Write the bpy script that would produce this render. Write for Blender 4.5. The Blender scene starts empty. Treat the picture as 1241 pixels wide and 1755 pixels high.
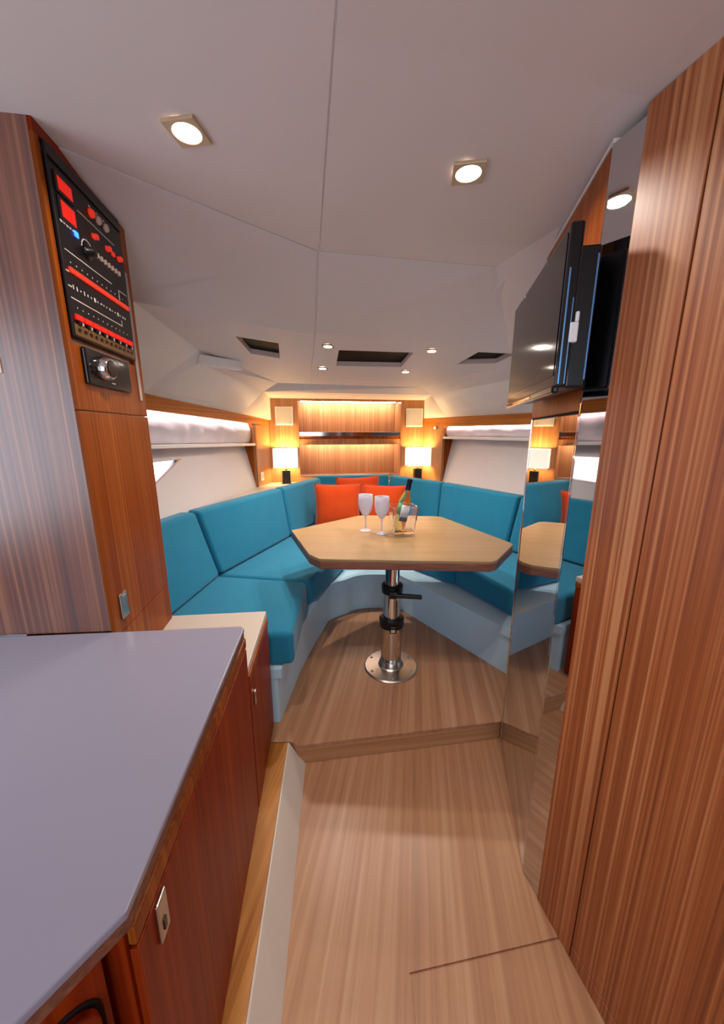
import bpy, bmesh, math, random
from mathutils import Vector, Matrix, noise
from mathutils.geometry import tessellate_polygon
random.seed(7)
SC = bpy.context.scene
COL = SC.collection

# ------------------------------------------------------------------ camera, world, exposure
cam_d = bpy.data.cameras.new('camera')
cam = bpy.data.objects.new('camera', cam_d); COL.objects.link(cam)
F_PX = 617.0
cam_d.sensor_fit = 'HORIZONTAL'; cam_d.sensor_width = 36.0; cam_d.lens = 36.0 * F_PX / 1241.0
cam_d.clip_start = 0.02; cam_d.clip_end = 100
cam.location = (0, 0, 1.45)
PITCH = math.atan(136.5 / F_PX)
cam.rotation_euler = (math.pi / 2 - PITCH, 0, 0)
SC.camera = cam

W = bpy.data.worlds.new('sky'); SC.world = W; W.use_nodes = True
bg = W.node_tree.nodes['Background']
bg.inputs[0].default_value = (0.76, 0.86, 1.0, 1); bg.inputs[1].default_value = 2.9
SC.view_settings.view_transform = 'Standard'; SC.view_settings.look = 'None'
SC.view_settings.gamma = 1.0; SC.view_settings.use_curve_mapping = False
SC.view_settings.exposure = 0.25

WARM = (1.0, 0.89, 0.78)
P_DOWN_NEAR = 3.6
P_DOWN_FAR = 5.4
P_LAMP = 12.0

def area_light(name, loc, direction, size, power, color=(1, 1, 1), size_y=None, spread=math.pi, parent=None, portal=False):
    d = bpy.data.lights.new(name, 'AREA'); d.energy = power; d.color = color
    if size_y is None: d.shape = 'DISK'; d.size = size
    else: d.shape = 'RECTANGLE'; d.size = size; d.size_y = size_y
    d.spread = spread
    o = bpy.data.objects.new(name, d); COL.objects.link(o)
    o.location = loc
    o.rotation_euler = Vector(direction).to_track_quat('-Z', 'Y').to_euler()
    if parent: o.parent = parent
    if portal: d.cycles.is_portal = True
    return o

# ------------------------------------------------------------------ materials
def srgb(h):
    h = h.lstrip('#'); out = []
    for i in (0, 2, 4):
        c = int(h[i:i + 2], 16) / 255
        out.append(c / 12.92 if c <= 0.04045 else ((c + 0.055) / 1.055) ** 2.4)
    return (*out, 1)

def new_mat(name):
    m = bpy.data.materials.new(name); m.use_nodes = True
    return m, m.node_tree, m.node_tree.nodes['Principled BSDF']

def plain(name, col, rough=0.5, metal=0.0, spec=0.5, emit=None, estr=0.0, trans=0.0, ior=1.45, alpha=None, var=0.03, vscale=6.0, bump=0.0, bscale=200):
    m, t, b = new_mat(name)
    b.inputs['Base Color'].default_value = srgb(col)
    b.inputs['Roughness'].default_value = rough; b.inputs['Metallic'].default_value = metal
    b.inputs['Specular IOR Level'].default_value = spec
    b.inputs['Transmission Weight'].default_value = trans; b.inputs['IOR'].default_value = ior
    if emit: b.inputs['Emission Color'].default_value = srgb(emit); b.inputs['Emission Strength'].default_value = estr
    tc = t.nodes.new('ShaderNodeTexCoord')
    if var > 0 and trans == 0:
        n = t.nodes.new('ShaderNodeTexNoise'); n.inputs['Scale'].default_value = vscale; n.inputs['Detail'].default_value = 3
        t.links.new(tc.outputs['Object'], n.inputs['Vector'])
        r = t.nodes.new('ShaderNodeMapRange'); r.inputs['To Min'].default_value = 1 - var; r.inputs['To Max'].default_value = 1 + var
        t.links.new(n.outputs['Fac'], r.inputs['Value'])
        h = t.nodes.new('ShaderNodeHueSaturation'); h.inputs['Color'].default_value = srgb(col)
        t.links.new(r.outputs[0], h.inputs['Value']); t.links.new(h.outputs[0], b.inputs['Base Color'])
    if bump > 0:
        n2 = t.nodes.new('ShaderNodeTexNoise'); n2.inputs['Scale'].default_value = bscale; n2.inputs['Detail'].default_value = 2
        t.links.new(tc.outputs['Object'], n2.inputs['Vector'])
        bp = t.nodes.new('ShaderNodeBump'); bp.inputs['Strength'].default_value = bump; bp.inputs['Distance'].default_value = 0.002
        t.links.new(n2.outputs['Fac'], bp.inputs['Height']); t.links.new(bp.outputs[0], b.inputs['Normal'])
    return m

def wood(name, dark, mid, light, grain='Z', fine=85.0, coarse=11.0, rough=0.36, rotz=0.0, along=0.9, fig=0.0, contrast=1.0, spec=0.45, coat=0.0):
    m, t, b = new_mat(name)
    tc = t.nodes.new('ShaderNodeTexCoord')
    rt = t.nodes.new('ShaderNodeMapping'); rt.inputs['Rotation'].default_value = (0, 0, rotz)
    t.links.new(tc.outputs['Object'], rt.inputs['Vector'])
    def nz(f, al, detail, dist=0.0):
        mp = t.nodes.new('ShaderNodeMapping')
        s = [f, f, f]; s['XYZ'.index(grain)] = al
        mp.inputs['Scale'].default_value = s
        t.links.new(rt.outputs[0], mp.inputs['Vector'])
        n = t.nodes.new('ShaderNodeTexNoise'); n.inputs['Scale'].default_value = 1.0
        n.inputs['Detail'].default_value = detail; n.inputs['Distortion'].default_value = dist
        t.links.new(mp.outputs[0], n.inputs['Vector'])
        return n
    n1 = nz(fine, along, 2.0); n2 = nz(coarse, along * 0.35, 3.0, fig); n3 = nz(fine * 3.2, along * 7, 1.0)
    a = t.nodes.new('ShaderNodeMath'); a.operation = 'MULTIPLY'; a.inputs[1].default_value = 0.55
    t.links.new(n1.outputs['Fac'], a.inputs[0])
    c = t.nodes.new('ShaderNodeMath'); c.operation = 'MULTIPLY_ADD'; c.inputs[1].default_value = 0.33
    t.links.new(n2.outputs['Fac'], c.inputs[0]); t.links.new(a.outputs[0], c.inputs[2])
    d = t.nodes.new('ShaderNodeMath'); d.operation = 'MULTIPLY_ADD'; d.inputs[1].default_value = 0.12
    t.links.new(n3.outputs['Fac'], d.inputs[0]); t.links.new(c.outputs[0], d.inputs[2])
    ramp = t.nodes.new('ShaderNodeValToRGB'); e = ramp.color_ramp.elements
    w = 0.16 / contrast
    e[0].position = 0.5 - w; e[0].color = srgb(dark); e[1].position = 0.5 + w; e[1].color = srgb(light)
    k = e.new(0.5); k.color = srgb(mid)
    t.links.new(d.outputs[0], ramp.inputs[0]); t.links.new(ramp.outputs[0], b.inputs['Base Color'])
    b.inputs['Roughness'].default_value = rough; b.inputs['Specular IOR Level'].default_value = spec
    b.inputs['Coat Weight'].default_value = coat; b.inputs['Coat Roughness'].default_value = 0.3
    bp = t.nodes.new('ShaderNodeBump'); bp.inputs['Strength'].default_value = 0.12; bp.inputs['Distance'].default_value = 0.001
    t.links.new(d.outputs[0], bp.inputs['Height']); t.links.new(bp.outputs[0], b.inputs['Normal'])
    return m

def fabric(name, col, col2, scale=420):
    m, t, b = new_mat(name)
    tc = t.nodes.new('ShaderNodeTexCoord')
    n = t.nodes.new('ShaderNodeTexNoise'); n.inputs['Scale'].default_value = 9; n.inputs['Detail'].default_value = 5
    t.links.new(tc.outputs['Object'], n.inputs['Vector'])
    mx = t.nodes.new('ShaderNodeMix'); mx.data_type = 'RGBA'
    mx.inputs['A'].default_value = srgb(col); mx.inputs['B'].default_value = srgb(col2)
    t.links.new(n.outputs['Fac'], mx.inputs['Factor']); t.links.new(mx.outputs['Result'], b.inputs['Base Color'])
    n2 = t.nodes.new('ShaderNodeTexNoise'); n2.inputs['Scale'].default_value = scale; n2.inputs['Detail'].default_value = 1
    t.links.new(tc.outputs['Object'], n2.inputs['Vector'])
    bp = t.nodes.new('ShaderNodeBump'); bp.inputs['Strength'].default_value = 0.35; bp.inputs['Distance'].default_value = 0.002
    t.links.new(n2.outputs['Fac'], bp.inputs['Height']); t.links.new(bp.outputs[0], b.inputs['Normal'])
    b.inputs['Roughness'].default_value = 0.85; b.inputs['Specular IOR Level'].default_value = 0.2
    b.inputs['Sheen Weight'].default_value = 0.25; b.inputs['Sheen Roughness'].default_value = 0.4
    return m

AX = math.atan2(-0.15, 1.0)          # boat axis: turned a few degrees to left of the lens axis
M = {}
M['teak'] = wood('teak_veneer', '6C2C06', '8A420E', 'A45C20', fine=110, along=.6, spec=.12)
M['teak_zebra'] = wood('teak_striped_veneer', '4C200C', '78391A', 'A2653C', fine=115, coarse=16, contrast=1.0, rough=0.42, along=.5, spec=1.0, coat=1.0)
M['teak_wall'] = wood('teak_wall_veneer', '602610', '9C5226', 'C68858', fine=115, coarse=16, contrast=1.0, rough=0.42, along=.5, spec=.7)
M['teak_dark'] = wood('teak_cabinet_front', '661802', '822806', '983A0E', fine=90, contrast=0.9, rough=0.4, spec=.12)
M['teak_bulk'] = wood('teak_bulkhead', '8A5834', 'A67248', 'BE9066', fine=60, coarse=14, spec=.3, contrast=.75)
M['teak_h'] = wood('teak_rail', 'A05818', 'BC7024', 'D08838', grain='X', fine=90, spec=.25)
M['floor'] = wood('floor_laminate', '9A6A4E', 'B2825F', 'C69C7A', grain='Y', fine=45, coarse=10, rough=0.34, rotz=-AX, along=0.7, fig=0.5, contrast=0.85, spec=0.4)
M['ledge'] = wood('floor_ledge_wood', '96561C', 'B4742E', 'C68A44', grain='Y', fine=70, rough=0.36, rotz=-AX)
M['riser'] = wood('step_riser', '9A6A46', 'B08058', 'C49870', grain='X', fine=110, coarse=30, rough=0.4)
M['table'] = wood('table_oak', '846A46', '927650', '9E845E', grain='X', fine=110, coarse=14, rough=0.3, along=1.6, contrast=0.8)
M['edge'] = wood('table_edge', '5C3428', '724432', '885840', grain='X', fine=140, coarse=30, rough=0.45)
M['ceiling'] = plain('ceiling_vinyl', 'D6C9C4', rough=0.55, spec=0.3, var=0.012, vscale=1.5, bump=0.05, bscale=300)
M['liner'] = plain('cream_liner', 'E6DFDA', rough=0.5, spec=0.35, var=0.012, vscale=2)
M['hull'] = plain('white_hull_liner', 'D2D0D4', rough=0.4, var=0.012, vscale=2)
M['gel'] = plain('white_gelcoat_blue_cast', 'BEE0F2', rough=0.28, var=0.012, vscale=2)  # white base; the blue cast of the daylight is put into its colour
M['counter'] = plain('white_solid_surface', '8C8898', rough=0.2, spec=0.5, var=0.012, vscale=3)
M['cream'] = plain('cream_gelcoat', 'CCC0B4', rough=0.35, var=0.015)
M['teal'] = fabric('teal_upholstery', '1C7698', '2682A2')
M['orange'] = fabric('orange_cotton', 'BC380A', 'C6460E', 300)
M['blind'] = fabric('white_blind_fabric', 'DAD6E0', 'E4E0E8', 500)
M['white'] = plain('white_plastic', 'EFEBE6', rough=0.35, var=0.01)
M['black'] = plain('black_plastic', '0B0A0C', rough=0.3, var=0.05)
M['black_panel'] = plain('black_panel_face', '120C0E', rough=0.38, var=0.05)
M['dark'] = plain('dark_gap', '120A08', rough=0.9, var=0.05)
M['chrome'] = plain('polished_steel', 'D8D6D2', rough=0.08, metal=1.0, var=0.01)
M['steel'] = plain('brushed_steel', 'BDB7AE', rough=0.28, metal=1.0, var=0.03, bump=0.05, bscale=500)
M['alu'] = plain('anodised_aluminium', 'B4ACAE', rough=0.35, metal=0.9, var=0.02)
M['mirror'] = plain('mirror_glass', 'CFCFD2', rough=0.012, metal=1.0, var=0.004)
M['screen'] = plain('tv_screen', '0A0605', rough=0.08, spec=0.4, var=0.0)
M['gloss'] = plain('gloss_black', '07070A', rough=0.12, spec=0.6, var=0.02)
M['lens'] = plain('lamp_lens', 'FFF4E6', emit='FFEFD8', estr=20.0, var=0)
M['bezel'] = plain('satin_bezel', 'C6A988', rough=0.35, metal=0.35, var=0.02)
M['led'] = plain('led_strip', 'FFFFFF', emit='FFF1E2', estr=30.0, var=0)
M['led_cool'] = plain('led_strip_cove', 'FFFFFF', emit='FFF8FA', estr=38.0, var=0)
M['shade'] = plain('lamp_shade', 'FFF8EE', rough=0.8, emit='FFF2E0', estr=0.8, var=0.0)
M['red'] = plain('red_backlit', 'B01208', emit='FF2010', estr=0.5, rough=0.4, var=0)
M['redsw'] = plain('red_switch', 'C8311C', emit='FF3A20', estr=0.35, rough=0.4, var=0)
M['blue'] = plain('blue_led', '1C50E0', emit='2A66FF', estr=4.0, var=0)
M['amber'] = plain('pale_gauge', 'C9B3A4', rough=0.4, var=0.02)
M['legend'] = plain('printed_legend', 'CFC6C2', rough=0.5, var=0.0)
M['brown'] = plain('brown_strip', '6A4A28', rough=0.45, var=0.05)
M['glass'] = plain('frosted_acrylic', 'F2F0FA', rough=0.3, trans=0.55, ior=1.25)
M['clear'] = plain('clear_acrylic', 'FDFDFF', rough=0.03, trans=0.97, ior=1.25)
M['wine'] = plain('wine_bottle_glass', 'ECE4A0', rough=0.04, trans=0.92, ior=1.33)
M['capsule'] = plain('navy_foil', '17203F', rough=0.3, metal=0.5, var=0.03)
M['paper'] = plain('label_paper', 'E4E6EE', rough=0.6, var=0.02)
M['papero'] = plain('label_orange', 'E0762A', rough=0.6, var=0.02)
M['paperg'] = plain('label_green', '3F8A5A', rough=0.6, var=0.02)
M['paperb'] = plain('label_navy', '2A3564', rough=0.6, var=0.02)
M['pane'] = plain('window_pane', 'FFFFFF', rough=0.0, trans=1.0, ior=1.02)
M['smoke'] = plain('smoked_hatch_acrylic', '050405', rough=0.6, spec=0.1, var=0.02)
M['vent'] = plain('hatch_surround', 'CDBDB4', rough=0.5, var=0.03)
M['blueglint'] = plain('blue_edge_glint', '6FA4D8', rough=0.25, metal=0.6, var=0.02)  # painted reflection: bluish daylight caught on the television's glossy edges
M['gold'] = plain('brass', 'C7A24A', rough=0.25, metal=1.0, var=0.02)
M['grille'] = plain('speaker_grille', 'CDC8C2', rough=0.6, var=0.02, bump=0.3, bscale=700)

# ------------------------------------------------------------------ mesh helpers
class MB:
    def __init__(s): s.v = []; s.f = []
    def add(s, vs, fs):
        k = len(s.v); s.v += [tuple(v) for v in vs]; s.f += [tuple(i + k for i in f) for f in fs]; return s
    def box(s, x0, x1, y0, y1, z0, z1):
        return s.hexa([(x0, y0, z0), (x1, y0, z0), (x1, y1, z0), (x0, y1, z0)], [(x0, y0, z1), (x1, y0, z1), (x1, y1, z1), (x0, y1, z1)])
    def hexa(s, a, b):
        return s.add(list(a) + list(b), [(3, 2, 1, 0), (4, 5, 6, 7), (0, 1, 5, 4), (1, 2, 6, 5), (2, 3, 7, 6), (3, 0, 4, 7)])
    def loft(s, a, b):          # two matching closed outlines
        n = len(a)
        return s.add(list(a) + list(b), [tuple(range(n))[::-1], tuple(range(n, 2 * n))] + [(i, (i + 1) % n, n + (i + 1) % n, n + i) for i in range(n)])
    def prism(s, poly, z0, z1):
        return s.loft([(x, y, z0) for x, y in poly], [(x, y, z1) for x, y in poly])
    def slab(s, pts, off):      # 3-D polygon made thick along a vector
        o = Vector(off); return s.loft([Vector(p) for p in pts], [Vector(p) + o for p in pts])
    def lathe(s, prof, n=32, c=(0, 0), caps=True):
        vs = []; fs = []; m = len(prof)
        for r, z in prof:
            for i in range(n):
                a = 2 * math.pi * i / n; vs.append((c[0] + r * math.cos(a), c[1] + r * math.sin(a), z))
        for j in range(m - 1):
            for i in range(n):
                fs.append((j * n + i, j * n + (i + 1) % n, (j + 1) * n + (i + 1) % n, (j + 1) * n + i))
        if caps: fs.append(tuple(range(n))[::-1]); fs.append(tuple((m - 1) * n + i for i in range(n)))
        return s.add(vs, fs)
    def ring(s, prof, n=32, c=(0, 0)):   # closed profile
        vs = []; fs = []; m = len(prof)
        for r, z in prof:
            for i in range(n):
                a = 2 * math.pi * i / n; vs.append((c[0] + r * math.cos(a), c[1] + r * math.sin(a), z))
        for j in range(m):
            for i in range(n):
                k = (j + 1) % m
                fs.append((j * n + i, j * n + (i + 1) % n, k * n + (i + 1) % n, k * n + i))
        return s.add(vs, fs)
    def tube(s, pts, r, n=10):
        pts = [Vector(p) for p in pts]; vs = []; fs = []
        for i, p in enumerate(pts):
            d = (pts[min(i + 1, len(pts) - 1)] - pts[max(i - 1, 0)]).normalized()
            u = d.orthogonal().normalized() if abs(d.z) > 0.95 else d.cross(Vector((0, 0, 1))).normalized()
            w = d.cross(u)
            for k in range(n):
                a = 2 * math.pi * k / n; vs.append(p + (u * math.cos(a) + w * math.sin(a)) * r)
        for i in range(len(pts) - 1):
            for k in range(n): fs.append((i * n + k, i * n + (k + 1) % n, (i + 1) * n + (k + 1) % n, (i + 1) * n + k))
        fs.append(tuple(range(n))[::-1]); fs.append(tuple((len(pts) - 1) * n + k for k in range(n)))
        return s.add(vs, fs)
    def grid(s, fn, nu, nv):
        vs = [fn(i / nu, j / nv) for j in range(nv + 1) for i in range(nu + 1)]
        return s.add(vs, [(j * (nu + 1) + i, j * (nu + 1) + i + 1, (j + 1) * (nu + 1) + i + 1, (j + 1) * (nu + 1) + i) for j in range(nv) for i in range(nu)])
    def holed(s, outer, holes, zf, th):  # flat plate with holes, thick upward; all loops in xy
        loops = [outer] + holes
        tri = tessellate_polygon([[Vector((x, y, 0)) for x, y in l] for l in loops])
        flat = [p for l in loops for p in l]; n = len(flat)
        vs = [(x, y, zf(x, y)) for x, y in flat] + [(x, y, zf(x, y) + th) for x, y in flat]
        fs = [tuple(t) for t in tri] + [tuple(i + n for i in t) for t in tri]
        k = 0
        for l in loops:
            m = len(l)
            for i in range(m): fs.append((k + i, k + (i + 1) % m, n + k + (i + 1) % m, n + k + i))
            k += m
        return s.add(vs, fs)
    def build(s, name, mat, parent=None, smooth=False, bevel=0.0, seg=2, merge=False, angle=30):
        me = bpy.data.meshes.new(name); me.from_pydata([tuple(v) for v in s.v], [], s.f); me.update()
        bm = bmesh.new(); bm.from_mesh(me)
        if merge: bmesh.ops.remove_doubles(bm, verts=bm.verts, dist=1e-5)
        bmesh.ops.recalc_face_normals(bm, faces=bm.faces)
        bm.to_mesh(me); bm.free()
        me.materials.append(mat)
        o = bpy.data.objects.new(name, me); COL.objects.link(o)
        if smooth:
            for p in me.polygons: p.use_smooth = True
        if bevel > 0:
            md = o.modifiers.new('bevel', 'BEVEL'); md.width = bevel; md.segments = seg; md.limit_method = 'ANGLE'; md.angle_limit = math.radians(angle)
            if smooth:
                pass
        if parent: o.parent = parent
        return o

def tag(o, label=None, cat=None, group=None, kind=None):
    if label: o['label'] = label
    if cat: o['category'] = cat
    if group: o['group'] = group
    if kind: o['kind'] = kind
    return o
def empty(name, loc=(0, 0, 0), rz=0.0, rx=0.0):
    o = bpy.data.objects.new(name, None); COL.objects.link(o); o.location = loc; o.rotation_euler = (rx, 0, rz); o.empty_display_size = 0.05; return o
def frame(name, a, b, z=0.0):            # local x runs a -> b, local -y faces the room
    return empty(name, (a[0], a[1], z), math.atan2(b[1] - a[1], b[0] - a[0]))
def struct(o): o['kind'] = 'structure'; return o
def copy_tree(o, parent=None):
    c = o.copy(); COL.objects.link(c); c.parent = parent
    for ch in o.children: copy_tree(ch, c)
    return c
def smooth_by_angle(o, deg=35):
    me = o.data
    for p in me.polygons: p.use_smooth = True
    try: me.set_sharp_from_angle(angle=math.radians(deg))
    except Exception: pass
    return o

# key plan points of the cabin (metres)
CA, CB = (-.737, .972), (-.797, 1.383)         # tall cabinet inboard face
WL, WB = (-1.01, 4.02), (-1.29, 2.1)           # left liner
WR, WS = (.717, 4.28), (1.50, 2.6)             # right liner
BL, BR = (-1.0, 4.02), (.717, 4.28)            # forward bulkhead
F1, F2, F3 = (.544, .927), (.664, 1.453), (.5605, .860)   # mirrored cabinet corners
RA, RB = (.557, .854), (.592, .69)             # right wood wall
FA, FB = (-.333, .642), (-.413, 1.435)         # galley cabinet fronts
def main_z(x, y): return 2.105 - .045 * x
def low_z(x, y): return 1.965 - .09 * (y - 2.15)

# ------------------------------------------------------------------ floors
fl = struct(MB().prism([(-1.7, -1.3), (1.2, -1.3), (1.2, 1.6), (-1.7, 1.6)], -.05, -.004).build('floor', M['floor']))
MB().prism([(-.32, -1.3), (.094, -1.3), (.13, .693), (.6, .768), (.72, 1.6), (-.34, 1.6)], -.004, 0).build('floor_panel', M['floor'], fl)
MB().prism([(.099, -1.3), (1.05, -1.3), (.62, .762), (.552, .755), (.136, .688)], -.004, 0).build('floor_hatch', M['floor'], fl)
pf = struct(MB().prism([(-1.3, 1.30), (-.315, 1.352), (-.285, 1.334), (.664, 1.472), (1.3, 1.56), (1.5, 2.2), (.7, 3.0), (-.7, 3.0), (-1.3, 2.2)], 0, .1).build('floor_dinette', M['floor'], bevel=.004))
MB().hexa([(-.29, 1.331, .078), (.664, 1.469, .078), (.664, 1.474, .078), (-.29, 1.336, .078)],
          [(-.29, 1.3265, .1), (.664, 1.4645, .1), (.664, 1.474, .1), (-.29, 1.336, .1)]).build('step_nosing', M['floor'], pf)
rb_ = frame('riser_board', (-.2855, 1.3315), (.664, 1.4695)); rb_.parent = pf
MB().box(0, .96, -.001, .004, .002, .078).build('riser', M['riser'], rb_)
lg = struct(MB().prism([(-.332, 1.345), (-.279, .642), (-.13, -1.3), (-1.2, -1.3), (-1.2, 1.30)], 0, .1).build('floor_ledge', M['ledge']))
cb = MB(); cb.loft([(-.332, 1.347, .1), (-.279, .642, .1), (-.13, -1.3, .1), (-.13, -1.3, 0), (-.279, .642, 0), (-.332, 1.347, 0)],
                  [(-.326, 1.347, .1), (-.273, .642, .1), (-.124, -1.3, .1), (-.06, -1.3, 0), (-.207, .688, 0), (-.252, 1.334, 0)])
struct(cb.build('trim_1', M['cream'], bevel=.003))

# ------------------------------------------------------------------ ceiling
ce = struct(empty('ceiling'))
def cpanel(pts, th=.03, mat='ceiling', name='ceiling_panel', smooth=False):
    return MB().slab(pts, (0, 0, th)).build(name, M[mat], ce)
def P2(x, y, dz=0): return (x, y, main_z(x, y) + dz)
G = .0025
def seam(y): return -.16 - .15 * (y - 1.525)
# main left / right overhead panels (joint along the boat axis)
cpanel([P2(-1.75, -1.35), P2(seam(-1.35) - G, -1.35), P2(-.16 - G, 1.525), P2(-.83, .9955), P2(-1.75, .93)])
cpanel([P2(seam(.77) + G, .77), P2(.186, .799), P2(.543, .848), P2(.9, .90), P2(.9, 1.3), P2(.618, 1.289), P2(.523, 1.579), P2(-.16 + G, 1.525)])
cpanel([P2(seam(-1.35) + G, -1.35, -.10), P2(1.2, -1.35, -.10), P2(.9, .90), P2(.543, .848), P2(.186, .799), P2(seam(.77) + G, .77)])
# left facet, falling to the side
pc = MB(); ctr = (-.55, 1.62, 2.068)
pts = [(-.165 - G, 1.5275, 2.1105), (-.8335, .998, 2.141), (-.98, 1.36, 2.137), (-1.06, 1.70, 2.03), (-.992, 1.716, 2.004), (-.704, 1.895, 1.988), (-.253 - G, 2.103, 1.969)]
pc.add(pts + [ctr], [(i, (i + 1) % 7, 7) for i in range(7)])
k = len(pc.v); pc.add([(x, y, z + .03) for x, y, z in pts], []); 
for i in range(7): pc.f.append((i, (i + 1) % 7, k + (i + 1) % 7, k + i))
pc.f.append(tuple(range(k, k + 7)))
smooth_by_angle(pc.build('ceiling_panel', M['ceiling'], ce), 40)
# sloped centre and right facet
cpanel([(-.16 + G, 1.5285, 2.1112), (.523, 1.5825, 2.0803), (.534, 2.242, 1.957), (-.253 + G, 2.103, 1.969)])
st = MB(); sp = [(.523, 1.579, 2.081), (.618, 1.289, 2.077), (.80, 1.29, 2.06), (1.35, 1.7, 2.03), (1.45, 2.45, 1.938), (.90, 2.36, 1.946), (.534, 2.242, 1.957)]
st.slab(sp, (0, 0, .03)); st.build('ceiling_panel', M['ceiling'], ce)
# low forward panels with hatch openings
H_C = [(-.145, 2.375), (.328, 2.425), (.284, 2.76), (-.189, 2.73)]
H_P = [(-.697, 2.138), (-.483, 2.252), (-.543, 2.548), (-.706, 2.448)]
H_S = [(.727, 2.413), (.975, 2.45), (.93, 2.66), (.664, 2.685)]
E0, E1, E2, E3, E4 = (-.992, 1.716), (-1.009, 2.39), (-.723, 3.256), (.538, 3.441), (1.052, 2.685)
ins = lambda h: [tuple(p) for p in h]
MB().holed([E0, (-.704, 1.895), (-.253 - G, 2.103), (seam(3.30) - G - .03, 3.305), E2, E1], [ins(H_P)], low_z, .03).build('ceiling_panel', M['ceiling'], ce)
MB().holed([(-.253 + G, 2.103), (.534, 2.242), (.90, 2.36), (1.30, 2.44), E4, E3, (seam(3.30) + G - .03, 3.305)], [ins(H_C), ins(H_S)], low_z, .03).build('ceiling_panel', M['ceiling'], ce)
# coved drop and soffit round the low panels
Z3 = lambda p: (p[0], p[1], low_z(*p))
Fq1, Fq2, Fq3, Fq4 = (-1.035, 2.44, 1.88), (-.863, 3.313, 1.80), (.669, 3.617, 1.80), (1.125, 2.891, 1.84)
def wallstrip(pts, off, name, mat, parent): return MB().slab(pts, off).build(name, M[mat], parent)
wallstrip([Z3(E1), Z3(E2), Fq2, Fq1], (-.02, .01, .01), 'cove_edge', 'ceiling', ce)
wallstrip([Z3(E2), Z3(E3), Fq3, Fq2], (0, .02, .01), 'cove_edge', 'ceiling', ce)
wallstrip([Z3(E3), Z3(E4), Fq4, Fq3], (.02, .01, .01), 'cove_edge', 'ceiling', ce)
wallstrip([Z3(E4), (1.30, 2.44, low_z(1.3, 2.44)), (1.42, 2.5, 1.87), Fq4], (.02, .01, .01), 'cove_edge', 'ceiling', ce)
wallstrip([Fq2, Fq3, (.74, 4.34, 1.807), (-1.0, 4.06, 1.809)], (0, 0, .02), 'soffit', 'liner', ce)
MB().slab([P2(seam(-1.35) - .02, -1.35, .003), P2(seam(-1.35) + .02, -1.35, .003), (-.14, 1.525, 2.115), (-.18, 1.525, 2.115)], (0, 0, .02)).build('joint_strip', M['ceiling'], ce)
MB().slab([(-.18, 1.525, 2.115), (-.14, 1.525, 2.115), (-.233, 2.103, 1.972), (-.273, 2.103, 1.972)], (0, 0, .02)).build('joint_strip', M['ceiling'], ce)
MB().slab([(-.273, 2.103, 1.972), (-.233, 2.103, 1.972), (seam(3.3) - .01, 3.30, low_z(0, 3.3) + .003), (seam(3.3) - .05, 3.30, low_z(0, 3.3) + .003)], (0, 0, .02)).build('joint_strip', M['ceiling'], ce)
MB().slab([(-1.16, 1.66, 2.07), (-.95, 1.70, 2.04), (-.96, 2.40, 1.985), (-1.16, 2.44, 1.985)], (0, 0, .02)).build('joint_cover', M['ceiling'], ce)
# blank deck above (keeps daylight out of the joints)
MB().box(-1.9, 2.0, -1.4, 5.0, 2.26, 2.30).build('deck_underside', M['ceiling'], ce)

# ------------------------------------------------------------------ left and right sides
wl = struct(empty('wall_left'))
wr = struct(empty('wall_right'))
def ruled(top, bot, off, parent):
    m = MB()
    for i in range(len(top) - 1): m.slab([top[i], top[i + 1], bot[i + 1], bot[i]], off)
    return smooth_by_angle(m.build('side_liner', M['liner'], parent, merge=True), 50)
ruled([Fq1, (-.949, 2.876, 1.84), Fq2, (-.985, 4.03, 1.809)], [(-1.255, 2.22, 1.672), (-1.17, 2.80, 1.642), (-1.085, 3.36, 1.615), (-.985, 4.03, 1.582)], (-.025, 0, 0), wl)
ruled([(-1.05, 1.38, 2.06), (-.990, 1.716, 2.006), (-1.007, 2.39, 1.945), Fq1], [(-1.37, 1.38, 1.72), (-1.335, 1.66, 1.704), (-1.262, 2.17, 1.675), (-1.255, 2.22, 1.672)], (-.025, 0, 0), wl)
ruled([(.712, 4.29, 1.807), Fq3, (.897, 3.254, 1.82), Fq4, (1.42, 2.5, 1.87), (1.55, 2.2, 1.90)], [(.712, 4.27, 1.607), (.88, 3.90, 1.605), (1.10, 3.42, 1.603), (1.31, 2.97, 1.602), (1.50, 2.56, 1.601), (1.62, 2.3, 1.60)], (.025, 0, 0), wr)
# moulded lip along the lower edge of each side liner
def lip(pts, parent): return smooth_by_angle(MB().tube(pts, .011, 8).build('liner_lip', M['liner'], parent), 60)
lip([(-1.27, 2.1, 1.72), (-1.222, 2.32, 1.70), (-1.165, 2.7, 1.672), (-1.105, 3.1, 1.655), (-1.07, 3.35, 1.65)], wl)
lip([(.80, 4.03, 1.652), (.92, 3.78, 1.645), (1.10, 3.40, 1.642), (1.30, 2.97, 1.64)], wr)

# left: local x from near to forward, length between WB and WL = 1.940
LP = math.hypot(WL[0] - WB[0], WL[1] - WB[1])
fp_ = frame('window_surround', WB, WL); fp_.parent = wl
def pz(x, near, far): return near + (far - near) * (x - .117) / (LP - .117)
x0, x1 = -.75, LP
MB().hexa([(x0, 0, pz(x0, 1.582, 1.52)), (x1, 0, pz(x1, 1.582, 1.52)), (x1, .035, pz(x1, 1.582, 1.52)), (x0, .035, pz(x0, 1.582, 1.52))],
          [(x0, 0, pz(x0, 1.675, 1.582)), (x1, 0, pz(x1, 1.675, 1.582)), (x1, .035, pz(x1, 1.675, 1.582)), (x0, .035, pz(x0, 1.675, 1.582))]).build('rail', M['teak_h'], fp_, bevel=.002)
XS = LP - .356
MB().box(XS, LP - .01, 0, .03, .80, 1.525).build('stile', M['teak_bulk'], fp_, bevel=.002)
MB().box(XS, XS + .02, .03, .30, .80, 1.60).build('reveal', M['teak'], fp_)
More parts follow.
